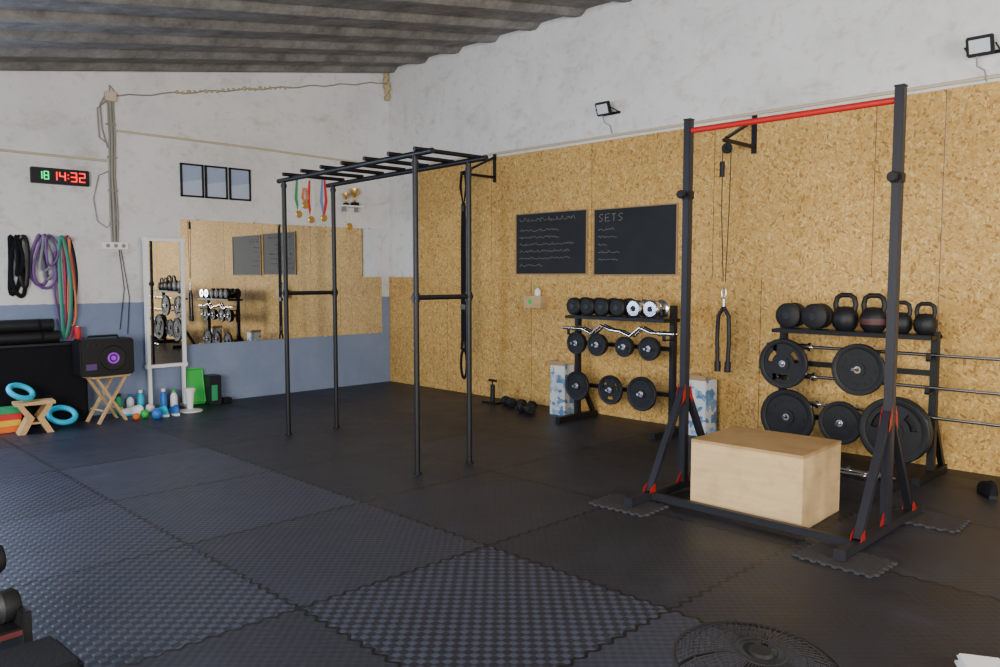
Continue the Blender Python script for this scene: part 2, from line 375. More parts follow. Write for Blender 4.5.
# ------------------------------------------------------------ pull-up rack
Z0=0.016
r=E("pull_up_rack","dark grey steel pull-up rack with red top bar","pull-up rack",(-2.02,-6.745,Z0))
for s in (1,-1):
    yy=0.675*s
    P("upright",r,G().box((0,yy,1.275),(0.052,0.052,2.51),bev=0.004).box((0,yy,2.535),(0.056,0.056,0.01)),M_rackgrey,False)
    P("foot",r,G().beam((-0.64,yy,0.028),(0.56,yy,0.028),0.05,0.05,bev=0.004).box((-0.64,yy,0.028),(0.012,0.065,0.055)).box((0.56,yy,0.028),(0.012,0.065,0.055)),M_rackgrey,False)
    for d in (-1,1):
        P("brace",r,G().beam((0.02*d,yy,0.70),(0.40*d,yy,0.055),0.036,0.038,bev=0.003),M_rackgrey,False)
        for sy in (-0.0275,0.0275):
            P("gusset",r,G().poly([(0.028*d,yy+sy-0.001,0.74),(0.028*d,yy+sy-0.001,0.64),(0.070*d,yy+sy-0.001,0.60),(0.055*d,yy+sy-0.001,0.68)],(0,0.002,0)),M_red,False,"small red triangular gusset")
            P("gusset",r,G().poly([(0.37*d,yy+sy-0.001,0.052),(0.44*d,yy+sy-0.001,0.052),(0.42*d,yy+sy-0.001,0.09),(0.38*d,yy+sy-0.001,0.11)],(0,0.002,0)),M_red,False,"small red triangular gusset")
    P("gusset",r,G().poly([(0.026,yy-0.003,0.052),(0.08,yy-0.003,0.052),(0.026,yy-0.003,0.12)],(0,0.006,0)),M_red,False,"small red triangular gusset")
    P("gusset",r,G().poly([(-0.026,yy-0.003,0.052),(-0.08,yy-0.003,0.052),(-0.026,yy-0.003,0.12)],(0,0.006,0)),M_red,False,"small red triangular gusset")
    P("adjustment_knob",r,G().lathe([(0,0),(0.026,0),(0.030,0.01),(0.026,0.03),(0.012,0.04),(0.012,0.07)],(-0.10,yy,2.03),'x',16).box((0,yy,2.03),(0.066,0.066,0.06),bev=0.006),M_black)
P("pull_up_bar",r,G().cyl((0,0.66,2.46),(0,-0.66,2.46),0.019,16),M_redbar,True,"red round pull-up bar")
P("base_beam",r,G().beam((-0.40,0.65,0.028),(-0.40,-0.65,0.028),0.045,0.045,bev=0.004),M_rackgrey,False)

def puzzle(name,cx,cy,sx,sy,rz,label):
    pts=[]
    def edge(p,q,k):
        res=[]; p=Vector(p);q=Vector(q); d=(q-p)/(2*k); nrm=Vector((d.y,-d.x)).normalized()*0.018
        for i in range(2*k):
            o=nrm if i%2 else Vector((0,0))
            res+=[p+d*i+o+d*0.1,p+d*(i+1)+o-d*0.1]
        return res
    c=[(-sx/2,-sy/2),(sx/2,-sy/2),(sx/2,sy/2),(-sx/2,sy/2)]; ks=[max(2,round(sx/0.06)),max(2,round(sy/0.06))]*2
    for i in range(4): pts+=edge(c[i],c[(i+1)%4],ks[i])
    S(name,label,"floor mat",G().poly([(p.x,p.y,0.0) for p in pts],(0,0,0.014)),M_matpiece,(cx,cy,0.001),(0,0,rz),False,"loose mats under the rack feet")
puzzle("puzzle_mat",-2.60,-6.03,0.28,0.40,0.05,"grey puzzle mat piece under the rack foot")
puzzle("puzzle_mat",-2.60,-7.42,0.28,0.40,-0.03,"grey puzzle mat piece under the rack foot")
puzzle("puzzle_mat",-1.55,-7.50,0.30,0.38,0.04,"grey puzzle mat piece under the rack foot")
puzzle("puzzle_mat",-1.55,-6.05,0.30,0.38,0.0,"grey puzzle mat piece under the rack foot")

# ------------------------------------------------------------ plyo box
r=E("plyometric_box","pale plywood jump box with shade painted into its brown top","jump box",(-2.045,-6.69,0.0),(0,0,0.04))
W,D,H=0.60,0.725,0.455
P("panel",r,G().box((0,0,H/2-0.009),(W,D,H-0.018),bev=0.003),M_ply,False)
P("lid",r,G().box((0,0,H-0.009),(W+0.004,D+0.004,0.018),bev=0.004),M_plytop,False,"brown plywood top with painted-in shade")
g=G()
for yy in (-0.345,0.345):
    for z in (0.05,0.2,0.36):
        for sx in (-1,1): g.sphere((sx*(W/2+0.001),yy*0.96,z),0.004)
P("screw",r,g,M_steel)["kind"]="stuff"
# ------------------------------------------------------------ monkey-bar rig
r=E("monkey_bar_rig","black four-post steel monkey-bar frame with ladder top","monkey bars",(-2.76,-3.40,0.0),(0,0,-0.03))
X1,X2,YA,YC=-0.26,0.26,1.00,-1.01
for x in (X1,X2):
    for y in (YA,YC):
        P("post",r,G().cyl((x,y,0),(x,y,2.385),0.0215,16).cyl((x,y,0),(x,y,0.012),0.034,16).cyl((x,y,2.31),(x,y,2.34),0.028,12),M_black)
    P("side_rail",r,G().cyl((x,1.10,2.375),(x,-1.22,2.395),0.0215,16),M_black)
for y in (YA,YC):
    P("cross_bar",r,G().cyl((X1-0.03,y,1.335),(X2+0.03,y,1.335),0.019,16).cyl((X1,y,1.30),(X1,y,1.37),0.028,12).cyl((X2,y,1.30),(X2,y,1.37),0.028,12),M_black)
for k in range(7):
    y=0.90-k*0.33
    P("rung",r,G().cyl((X1-0.06,y,2.418),(X2+0.06,y,2.418),0.017,12),M_black)
# ------------------------------------------------------------ wall brackets
def bracket(y,z,label):
    r=E("wall_bracket",label,"bracket",(-0.018,y,z),group="triangular wall brackets")
    P("wall_plate",r,G().box((-0.006,0,0.11),(0.012,0.05,0.34),bev=0.002),M_black,False)
    P("arm",r,G().beam((-0.01,0,0),(-0.54,0,0),0.03,0.03,bev=0.002),M_black,False)
    P("strut",r,G().beam((-0.01,0,0.24),(-0.50,0,0.02),0.025,0.025,bev=0.002),M_black,False)
    return r
bracket(-5.50,2.66,"black triangular steel bracket holding the pulley cable")
bracket(-2.14,2.68,"black triangular steel bracket holding the suspension strap")
r=E("pulley_cable","steel pulley cable with black triceps rope hung from bracket","cable pulley",(-0.50,-5.50,2.645))
P("pulley_wheel",r,G().lathe([(0.012,-0.012),(0.045,-0.014),(0.036,0),(0.045,0.014),(0.012,0.012)],(0,0,-0.05),'x',24).box((0,0,-0.02),(0.035,0.012,0.09),bev=0.003),M_iron)
P("cable",r,G().tube([(0,0.04,-0.06),(0.01,0.045,-0.6),(0,0.01,-1.20)],0.0045,6),M_rubber)
P("cable",r,G().tube([(0,-0.04,-0.06),(0,-0.035,-0.5),(0,-0.01,-1.20)],0.0045,6),M_rubber)
P("cable_weight",r,G().cyl((0,0.042,-0.16),(0,0.042,-0.29),0.022,12),M_rubber)
P("carabiner",r,G().torus((0,0,-1.30),0.03,0.006,'x',20,8,(0.7,1.6)).cyl((0,0,-1.35),(0,0,-1.42),0.012,10),M_steel)
for s in (-1,1):
    P("rope_handle",r,G().tube([(0,0,-1.42),(0,0.05*s,-1.50),(0,0.058*s,-1.7),(0,0.05*s,-1.92)],0.018,10).cyl((0,0.05*s,-1.90),(0,0.048*s,-1.99),0.028,12),M_black)
r=E("suspension_strap","heavy black webbing strap with looped lower end on bracket","suspension trainer",(-0.53,-2.14,2.68))
P("anchor_loop",r,G().tube([(0,-0.03,0.02),(0,-0.05,-0.15),(0,0,-0.38),(0,0.05,-0.15),(0,0.03,0.02)],0.016,8,True,flat=(0.5,1.5),ref=(1,0,0)),M_cloth)
for s in (-1,1):
    P("strap",r,G().tube([(0,0.01*s,-0.34),(0,0.022*s,-0.7),(0,0.024*s,-1.3),(0,0.026*s,-1.95),(0,0.034*s,-2.06)],0.020,8,flat=(0.3,1.3),ref=(1,0,0)),M_cloth)
lp=[(0,0.05*math.cos(a),-2.22+0.17*math.sin(a)) for a in [2*pi*k/20 for k in range(20)]]
P("foot_loop",r,G().tube(lp,0.02,8,True,flat=(0.6,1.0),ref=(1,0,0)),M_cloth)
P("buckle",r,G().box((0,0,-1.55),(0.03,0.10,0.06),bev=0.004),M_black,False)
P("buckle",r,G().box((0,0,-0.40),(0.03,0.06,0.06),bev=0.004),M_black,False)

# ------------------------------------------------------------ flood lights
def flood(y,z,tilt,label):
    r=E("floodlight",label,"floodlight",(0,y,z),(0,0,0),"wall floodlights")
    h=P("housing",r,G().box((0,0,0),(0.035,0.18,0.14),bev=0.008),M_black,False)
    P("lens",h,G().box((-0.019,0,0),(0.004,0.135,0.095),bev=0.001),M_glassd,False,"pale glass lens")
    h.location=(-0.15,0,0.0); h.rotation_euler=(0,-tilt,0)
    g=G(); g.tube([(-0.15,0.10,0),(-0.05,0.10,-0.02),(-0.01,0.10,-0.03)],0.007,6).tube([(-0.15,-0.10,0),(-0.05,-0.10,-0.02),(-0.01,-0.10,-0.03)],0.007,6)
    g.box((-0.008,0,-0.03),(0.016,0.22,0.025))
    P("mounting_arm",r,g,M_black,False)
    P("power_cord",r,G().tube([(-0.15,0.02,-0.03),(-0.09,0.03,-0.13),(-0.05,-0.01,-0.16),(-0.025,-0.02,-0.24)],0.006,6),M_greyc)
flood(-3.88,3.22,0.35,"small black floodlight mounted on white wall above the boards")
flood(-7.315,3.165,0.35,"small black floodlight mounted high on white wall")

# ------------------------------------------------------------ chalkboards
def scribble(g,y0,z0,length,h,t=0.002):
    # one continuous hand-written chalk line with small links between the words
    y=0; pts=[]
    while y<length:
        n=random.randint(5,13)
        for i in range(n):
            pts.append((0,-(y0+y+i*0.010),z0+random.uniform(-0.5,0.5)*h*(1.0 if i%2 else 0.6)))
        y+=n*0.010+0.03
        pts.append((0,-(y0+y-0.015),z0-0.3*h))
    g.tube(pts,t,4)
LET={'S':[[(1,.9),(.5,1),(.05,.8),(.4,.52),(.95,.3),(.5,0),(0,.12)]],'E':[[(1,1),(0,1),(0,0),(1,.02)],[(0,.52),(.8,.52)]],'T':[[(0,1),(1,.98)],[(.5,1),(.48,0)]]}
def chalkboard(y1,y2,z1,z2,label,head,lines):
    w=y1-y2; H=z2-z1
    r=E("chalkboard",label,"chalkboard",(-0.018,(y1+y2)/2,(z1+z2)/2),group="wall chalkboards")
    p=P("panel",r,G().box((-0.008,0,0),(0.014,w-0.01,H-0.01)),M_board,False)
    g=G()
    for s in (-1,1): g.box((-0.011,s*(w/2-0.006),0),(0.022,0.012,H)); g.box((-0.011,0,s*(H/2-0.006)),(0.022,w-0.024,0.012))
    P("frame",r,g,M_frame,False,"thin wooden frame")
    if head:
        cx=-w/2+0.07
        for ch in head:
            g=G()
            for st in LET[ch]:
                g.tube([(0,-(cx+u*0.055),H/2-0.14+v*0.075+0.006*u) for u,v in st],0.003,4)
            cx+=0.085
            q=P("chalk_letter",p,g,M_chalk,False,"chalk letter "+ch); q.location=(-0.0155,0,0)
    for (yy,zz,ln,hh) in lines:
        g=G(); scribble(g,-w/2+yy,H/2-zz,ln,hh)
        q=P("chalk_writing",p,g,M_chalk,False); q.location=(-0.0155,0,0)
chalkboard(-2.51,-3.585,1.51,2.22,"black chalkboard with rows of faint chalk writing",None,
  [(0.06,0.08,0.78,0.06),(0.06,0.20,0.52,0.035),(0.06,0.28,0.62,0.035),(0.06,0.36,0.78,0.035),(0.06,0.44,0.66,0.035),(0.06,0.52,0.72,0.035),(0.06,0.60,0.36,0.035)])
chalkboard(-3.675,-4.72,1.50,2.21,"black chalkboard headed SETS with sparse chalk writing","SETS",
  [(0.06,0.22,0.16,0.03),(0.06,0.30,0.20,0.03),(0.06,0.38,0.10,0.03),(0.06,0.46,0.26,0.03),(0.06,0.54,0.14,0.03)])
r=E("wall_shelf_box","small pale wooden box fixed on the board wall, holding white bottle","shelf box",(-0.018,-2.87,1.13))
p=P("body",r,G().box((-0.06,0,0.07),(0.12,0.26,0.14),bev=0.003).box((-0.121,0,0.07),(0.004,0.20,0.09)),M_ply,False)
P("emblem",p,G().lathe([(0,0),(0.03,0),(0.03,0.003),(0,0.003)],(-0.126,0.03,0.07),'x',20),M_greenb,label="green round emblem")
r=E("bottle","small white bottle with green cap standing on wooden box","bottle",(-0.075,-2.90,1.271))
P("body",r,G().lathe([(0,0),(0.035,0),(0.037,0.05),(0.02,0.075),(0.015,0.085)],(0,0,0),'z',20),M_white)
P("cap",r,G().lathe([(0.017,0.08),(0.018,0.105),(0,0.105)],(0,0,0),'z',16),M_greenb)

# ------------------------------------------------------------ weights
def plate(R,loc,style,label,group,t=0.035):
    r=E("weight_plate",label,"weight plate",loc,group=group)
    g=G(); h=t/2
    g.lathe([(0.80*R,-h*0.8),(0.84*R,-h),(0.97*R,-h),(R,-h*0.7),(R,h*0.7),(0.97*R,h),(0.84*R,h),(0.80*R,h*0.8)],(0,0,0),'x',48,True)
    if style=='tri':
        for k in range(3):
            a=pi/2+k*2*pi/3; g.sector((0,0,0),0.27*R,0.82*R,a-0.62,a+0.62,t*0.5)
        g.lathe([(0.46*R,-h*0.45),(0.46*R,h*0.45),(0.26*R,h*0.45),(0.26*R,-h*0.45)],(0,0,0),'x',32,True)
        g.lathe([(0.66*R,-h*0.45),(0.66*R,h*0.45),(0.80*R,h*0.45),(0.80*R,-h*0.45)],(0,0,0),'x',32,True)
    else:
        g.lathe([(0.2*R,-h*0.45),(0.82*R,-h*0.45),(0.82*R,h*0.45),(0.2*R,h*0.45)],(0,0,0),'x',48,True)
        for k in range(12):
            a=k*pi/6+0.1
            if k%6<4: g.box((-h*0.45-0.002,0.6*R*math.cos(a),0.6*R*math.sin(a)),(0.005,0.10*R,0.12*R),rot=(a,0,0))
    g.lathe([(0.018,-h),(0.28*R,-h),(0.28*R,h),(0.018,h)],(0,0,0),'x',32,True)
    P("disc",r,g,M_iron)
    P("hub_ring",r,G().lathe([(0.016,-h-0.003),(0.027,-h-0.003),(0.027,h+0.003),(0.016,h+0.003)],(0,0,0),'x',24,True),M_steel,label="steel centre ring")
    return r
def dumbbell(R,L,loc,m,label,group,rot=(0,0,0)):
    r=E("dumbbell",label,"dumbbell",loc,rot,group)
    P("handle",r,G().cyl((-L/2+0.03,0,0),(L/2-0.03,0,0),0.016,12),M_chrome)
    for s in (-1,1):
        a=s*L/2; b=s*(L/2-0.075)
        hd=P("weight_head",r,G().lathe([(0,a),(R*0.82,a),(R,a-s*0.014),(R,b+s*0.014),(R*0.8,b),(0,b)],(0,0,0),'x',28),m)
        P("end_cap",hd,G().lathe([(0,s*(L/2+0.004)),(R*0.30,s*(L/2+0.004)),(R*0.34,s*(L/2-0.002))],(0,0,0),'x',20),M_iron if m is M_chrome else M_rackgrey)
    return r
def rack(yl,yr,H,pegs,trays,label,hooks=()):
    yc=(yl+yr)/2; w=abs(yl-yr)
    r=E("weight_rack",label,"weight rack",(-0.42,yc,0))
    for s in (1,-1):
        P("upright",r,G().box((0,s*w/2,H/2),(0.06,0.05,H),bev=0.003),M_black,False)
        P("foot",r,G().beam((-0.32,s*w/2,0.03),(0.30,s*w/2,0.03),0.06,0.06,bev=0.004).beam((0.02,s*w/2,0.45),(0.26,s*w/2,0.05),0.04,0.04),M_black,False)
    for z in trays:
        P("tray",r,G().beam((-0.17,w/2+0.02,z-0.02),(-0.17,-w/2-0.02,z-0.02),0.03,0.04,bev=0.002).beam((0.06,w/2+0.02,z-0.02),(0.06,-w/2-0.02,z-0.02),0.03,0.04,bev=0.002)
          .beam((-0.17,w/2,z-0.02),(0.08,w/2,z-0.02),0.03,0.04).beam((-0.17,-w/2,z-0.02),(0.08,-w/2,z-0.02),0.03,0.04).box((-0.055,0,z-0.004),(0.21,w,0.006)),M_black,False)
    for z,yy in pegs:
        pr=P("peg_rail",r,G().beam((0,w/2,z),(0,-w/2,z),0.04,0.05,bev=0.003),M_black,False)
        for y in yy: P("peg",pr,G().cyl((0,y-yc,z),(-0.21,y-yc,z+0.004),0.0125,12),M_chrome,True,"chrome storage peg")
    for z in hooks:
        for s in (1,-1):
            P("hook",r,G().box((-0.09,s*w/2,z-0.034),(0.14,0.03,0.012)).box((-0.155,s*w/2,z-0.01),(0.01,0.03,0.05)),M_black,False)
    return r
rack(-3.79,-4.94,1.22,[(0.81,[-3.87,-4.14,-4.47,-4.76]),(0.375,[-3.90,-4.32,-4.69])],[1.10],"black steel storage rack with small dumbbells and plates",hooks=(0.935,))
gr="dumbbells on the rack top"
for y in (-3.86,-4.04,-4.22,-4.41): dumbbell(0.088,0.25,(-0.48,y,1.190),M_rubber,"black round dumbbell on the storage rack",gr)
for y in (-4.61,-4.80): dumbbell(0.085,0.25,(-0.48,y,1.187),M_chrome,"silver round dumbbell on the storage rack",gr)
gr="small plates on the rack pegs"
for y,R in ((-3.87,0.115),(-4.14,0.115),(-4.47,0.10),(-4.76,0.115)):
    plate(R,(-0.55,y,0.812),'solid',"small black weight plate on a rack peg",gr,0.03)
    plate(R*0.9,(-0.51,y,0.812),'solid',"small black weight plate on a rack peg",gr,0.03)
for y,R,st in ((-3.90,0.15,'solid'),(-4.32,0.145,'tri'),(-4.69,0.165,'solid')):
    plate(R,(-0.56,y,0.377),st,"black cast-iron weight plate with grip holes" if st=='tri' else "black cast-iron weight plate on lower peg","plates on the small rack")
def ezbar(x,z,y1,y2,ph):
    r=E("curl_bar","chrome zigzag curl bar resting on rack hooks","curl bar",(x,(y1+y2)/2,z),group="curl bars on the rack")
    L=abs(y1-y2); pts=[]
    zz=[0,0,1,-1,-0.1,0.1,1,-1,0,0] 
    for i,q in enumerate(zz): pts.append((0,-L*0.40+L*0.80*i/9,q*0.045))
    P("shaft",r,G().tube(pts,0.014,10),M_chrome)
    for s in (-1,1): P("sleeve",r,G().cyl((0,s*L*0.39,0),(0,s*L*0.5,0),0.017,12).cyl((0,s*L*0.385,0),(0,s*L*0.40,0),0.026,14),M_chrome)
ezbar(-0.55,0.962,-3.70,-5.02,0); ezbar(-0.50,0.962,-3.72,-5.04,0)
rack(-6.02,-7.18,1.09,[(0.78,[-6.09,-6.67]),(0.345,[-6.13,-6.56,-6.97])],[1.07],"black steel storage rack with kettlebells, plates and barbells",hooks=(0.92,0.68,0.46))
plate(0.205,(-0.57,-6.09,0.780),'tri',"black tri-grip plate hanging on rack peg","plates on the large rack",0.04)
plate(0.20,(-0.57,-6.69,0.780),'solid',"black cast-iron plate hanging on rack peg","plates on the large rack",0.04)
plate(0.225,(-0.58,-6.14,0.347),'solid',"large black plate on lower rack peg","plates on the large rack",0.045)
plate(0.17,(-0.55,-6.56,0.347),'solid',"medium black plate on lower rack peg","plates on the large rack",0.035)
plate(0.25,(-0.59,-6.97,0.347),'tri',"largest black plate with grip openings on lower peg","plates on the large rack",0.045)
plate(0.25,(-0.535,-6.97,0.347),'solid',"largest black plate behind another on lower peg","plates on the large rack",0.045)
for k,(z,x) in enumerate(((0.92,-0.47),(0.68,-0.47),(0.46,-0.47))):
    r=E("barbell","long chrome barbell resting on rack hooks","barbell",(x,-7.0-0.04*k,z),group="barbells on the rack")
    P("shaft",r,G().cyl((0,0.72,0),(0,-0.62,0),0.0135,12),M_chrome)
    for s,e in ((1,0.72),(-1,-0.62)):
        P("collar",r,G().cyl((0,e,0),(0,e+s*0.025,0),0.036,18),M_chrome)
        P("sleeve",r,G().cyl((0,e+s*0.02,0),(0,e+s*0.38,0),0.0245,16),M_chrome)
for (x,y,rz) in ((-0.86,-6.74,0.10),(-0.76,-6.84,-0.05)):
    r=E("dumbbell_bar","short chrome dumbbell bar with collars on the floor","dumbbell bar",(x,y,0.034),(0,0,rz),"chrome dumbbell bars under the rack")
    P("shaft",r,G().cyl((0,-0.22,0),(0,0.22,0),0.014,12),M_chrome)
    for s in (-1,1): P("collar",r,G().lathe([(0.014,-0.012),(0.034,-0.012),(0.034,0.012),(0.014,0.012)],(0,s*0.12,0),'y',20,True),M_chrome)
for y in (-6.10,-6.32): dumbbell(0.102,0.17,(-0.47,y,1.174),M_rubber,"large black round dumbbell beside kettlebells","dumbbells beside kettlebells")
def kettle(loc,s,lab,mm=None):
    r=E("kettlebell",lab,"kettlebell",loc,(0,0,pi/2),"kettlebells on the rack")
    R=0.088*s
    prof=[(0,0),(R*0.62,0),(R*0.70,0.008*s),(R*0.93,0.035*s),(R,0.075*s),(R*0.95,0.11*s),(R*0.75,0.145*s),(R*0.45,0.163*s),(0,0.168*s)]
    bd=P("body",r,G().lathe(prof,(0,0,0),'z',32),M_iron)
    hp=[(-0.058*s,0,0.13*s),(-0.068*s,0,0.18*s),(-0.058*s,0,0.225*s),(-0.03*s,0,0.243*s),(0.03*s,0,0.243*s),(0.058*s,0,0.225*s),(0.068*s,0,0.18*s),(0.058*s,0,0.13*s)]
    P("handle",r,G().tube(hp,0.0175*s,12),M_iron)
    if mm: P("colour_band",bd,G().lathe([(R*0.975,0.05*s),(R*1.012,0.07*s),(R*1.0,0.09*s)],(0,0,0),'z',32),mm,True,"thin coloured rubber band")
kettle((-0.47,-6.54,1.07),1.14,"large black cast-iron kettlebell on rack")
kettle((-0.47,-6.755,1.07),1.14,"large black kettlebell with dark red band",mat("dark_red_rubber",(0.07,0.018,0.018),0.6))
kettle((-0.47,-6.95,1.07),0.94,"small black cast-iron kettlebell on rack")
kettle((-0.47,-7.12,1.07),0.92,"small black cast-iron kettlebell on rack")
def cart(loc,w,d,h,rz,label):
    r=E("carton",label,"carton box",loc,(0,0,rz),"printed cartons by the racks")
    P("body",r,G().box((0,0,h/2),(d,w,h),bev=0.003,top=0.94),M_carton,False)
    P("flap",r,G().box((-d/2-0.01,0,h+0.02),(0.004,w,0.06),rot=(0,-0.6,0)),M_card,False)
    P("flap",r,G().box((0,w/2+0.005,h+0.02),(d,0.004,0.05),rot=(-0.5,0,0)),M_card,False)
cart((-0.30,-3.47,0),0.20,0.18,0.54,0.1,"white and blue printed carton standing beside the rack")
cart((-0.22,-5.14,0),0.20,0.20,0.53,-0.05,"blue and white printed carton against the board wall")
r=E("hand_pump","black upright hand pump standing on floor by the wall","pump",(-0.33,-2.42,0))
P("base",r,G().box((0,0,0.012),(0.14,0.24,0.024),bev=0.005),M_black,False)
P("barrel",r,G().cyl((0,0,0.02),(0,0,0.22),0.028,16),M_black)
P("handle",r,G().cyl((0,0,0.22),(0,0,0.27),0.008,8).cyl((0,-0.06,0.27),(0,0.06,0.27),0.015,10),M_black)
dumbbell(0.055,0.24,(-0.36,-2.72,0.055),M_rubber,"small black dumbbell lying on the floor","dumbbells on the floor by the wall",(0,0,1.2))
dumbbell(0.055,0.24,(-0.38,-3.02,0.055),M_rubber,"small black dumbbell lying on the floor","dumbbells on the floor by the wall",(0,0,1.5))
dumbbell(0.06,0.24,(-0.56,-3.18,0.06),M_rubber,"small black dumbbell lying on the floor","dumbbells on the floor by the wall",(0,0,1.3))

# ------------------------------------------------------------ back wall things
r=E("led_clock","black digital wall clock with green and red digits","digital clock",(-4.195,0,2.43))
hs=P("housing",r,G().box((0,-0.03,0.08),(0.54,0.06,0.16),bev=0.006),M_black,False)
SEG={'0':"abcdef",'1':"bc",'2':"abged",'3':"abgcd",'4':"fgbc",'5':"afgcd",'8':"abcdefg"}
def digit(g,ch,x,z,w,h,t):
    y=-0.0615
    pos={'a':((x,z+h),(x+w,z+h)),'g':((x,z+h/2),(x+w,z+h/2)),'d':((x,z),(x+w,z)),'f':((x,z+h/2),(x,z+h)),'b':((x+w,z+h/2),(x+w,z+h)),'e':((x,z),(x,z+h/2)),'c':((x+w,z),(x+w,z+h/2))}
    for s_ in SEG[ch]:
        (xa,za),(xb,zb)=pos[s_]
        g.box(((xa+xb)/2,y,(za+zb)/2),(abs(xa-xb)+t*0.6 if xa!=xb else t,0.004,abs(za-zb)-t*0.2 if za!=zb else t))
    return g
for ch,x in (('1',-0.215),('8',-0.155)): P("date_digit",hs,digit(G(),ch,x,0.045,0.038,0.075,0.010),M_ledg,False,"green glowing digit "+ch)
for ch,x in (('1',-0.09),('4',-0.012),('3',0.095),('2',0.175)): P("time_digit",hs,digit(G(),ch,x,0.038,0.05,0.088,0.012),M_ledr,False,"red glowing digit "+ch)
for z in (0.065,0.10): P("colon_dot",hs,G().box((0.067,-0.0615,z),(0.012,0.004,0.012)),M_ledr,False)
r=E("cable_conduit","grey vertical cable conduit with loose wires on plaster wall","conduit",(-3.68,-0.001,1.86))
g=G()
for k,(dx,rr) in enumerate(((-0.024,0.010),(0.0,0.016),(0.028,0.011))): g.tube([(dx,-0.0165,0.0),(dx+0.010*(k-1),-0.0165,0.3),(dx-0.006,-0.017,0.7),(dx+0.008,-0.017,1.1),(dx,-0.017,1.52)],rr,8)
P("pipe",r,g,M_greyc)
P("junction_box",r,G().box((0,-0.03,1.54),(0.11,0.06,0.10),bev=0.006),M_cream,False,"cream junction box")
for k in range(4): P("clamp",r,G().box((0,-0.018,0.2+0.35*k),(0.09,0.036,0.018)),M_greyc,False)
P("loose_wire",r,G().tube([(-0.03,-0.02,1.5),(-0.13,-0.02,1.40),(-0.12,-0.02,1.1),(-0.05,-0.02,1.05)],0.007,6),M_greyc)
P("loose_wire",r,G().tube([(-0.04,-0.02,1.56),(-0.10,-0.02,1.45),(-0.09,-0.02,1.2),(-0.04,-0.02,1.0)],0.007,6),M_greyc)
P("loose_wire",r,G().tube([(-0.04,-0.02,0.75),(-0.14,-0.02,0.70),(-0.20,-0.02,0.45),(-0.17,-0.02,0.22),(-0.08,-0.02,0.15),(-0.03,-0.02,0.2)],0.005,6),M_greyc)
P("loose_wire",r,G().tube([(0.0,-0.02,1.58),(0.0,-0.02,1.66),(0.05,-0.02,1.6)],0.007,6),M_greyc)
P("power_lead",r,G().tube([(0.04,-0.02,-0.08),(0.08,-0.02,-0.5),(0.02,-0.02,-0.95)],0.004,5),M_black)
P("power_lead",r,G().tube([(0.06,-0.02,-0.08),(0.13,-0.02,-0.6),(0.10,-0.02,-1.0)],0.004,5),M_black)
r=E("power_socket","white multi power socket strip below the conduit","socket",(-3.68,0,1.79))
pl=P("plate",r,G().box((0,-0.0235,0.03),(0.26,0.045,0.07),bev=0.006),M_white,False)
for k in range(3): P("outlet",pl,G().cyl((-0.08+k*0.08,-0.046,0.03),(-0.08+k*0.08,-0.0485,0.03),0.022,16),M_greyc)
for x1,x2 in ((-2.945,-2.675),(-2.655,-2.385),(-2.36,-2.09)):
    c=(x1+x2)/2; w=x2-x1
    r=E("framed_certificate","black framed certificate with blue paper on white wall","picture frame",(c,0,2.59),group="framed certificates")
    P("frame",r,G().box((-w/2+0.01,-0.012,0),(0.02,0.024,0.38)).box((w/2-0.01,-0.012,0),(0.02,0.024,0.38)).box((0,-0.012,0.18),(w,0.024,0.02)).box((0,-0.012,-0.18),(w,0.024,0.02)),M_black,False)
    P("certificate",r,G().box((0,-0.008,0),(w-0.03,0.008,0.35)),M_paper,False)
    g=G(); g.poly([(-w/2+0.02,-0.0135,-0.165),(w/2-0.02,-0.0135,-0.165),(w/2-0.02,-0.0135,0.02),(-w/2+0.02,-0.0135,-0.03)],(0,0.001,0))
    P("print",r,g,M_print,False,"pale printed area")
M_rib1=mat("ribbon_blue_white",(0.18,0.24,0.50),0.7); M_rib2=mat("ribbon_red",(0.60,0.02,0.02),0.7); M_rib3=mat("ribbon_orange",(0.55,0.22,0.09),0.7); M_ribw=mat("ribbon_white",(0.70,0.68,0.66),0.7); M_ribg=mat("ribbon_green",(0.03,0.30,0.10),0.7)
def medal(x,zt,zb,mr,lb,y0=0.0,m2=None):
    r=E("medal","gold medal on %s ribbon hanging on the wall"%lb,"medal",(x,y0,zt),group="hanging medals")
    L=zt-zb
    for s,mm in ((-1,mr),(1,m2 or mr)):
        yy=-0.001-0.002*(s>0)
        P("ribbon",r,G().poly([(s*0.002-0.028*(s<0)-0.0,yy,0.0),(s*0.002+0.028*(s>0),yy,0.0),(s*0.036+0.022,yy,-L*0.55),(0.016,yy,-L+0.06),(-0.016,yy,-L+0.06),(s*0.036-0.022,yy,-L*0.55)],(0,-0.002,0)),mm,False)
    P("disc",r,G().lathe([(0,-0.015),(0.040,-0.015),(0.046,-0.010),(0.040,-0.003),(0,-0.003)],(0,0,-L+0.02),'y',24),M_gold)
medal(-1.43,2.74,2.26,M_ribg,"green and white",0,M_ribw); medal(-1.25,2.72,2.20,M_rib2,"red and white",0,M_ribw)
medal(-1.06,2.76,2.23,M_rib1,"blue and red",0,M_rib2); medal(-1.34,2.62,2.38,M_rib3,"short orange",-0.007)
r=E("wall_shelf","small white shelf fixed to the plaster wall","shelf",(-0.68,0,2.42))
P("board",r,G().box((0,-0.07,0),(0.32,0.14,0.018),bev=0.002),M_white,False)
for x in (-0.1,0.1): P("shelf_bracket",r,G().box((x,-0.04,-0.04),(0.015,0.08,0.06)),M_greyc,False)
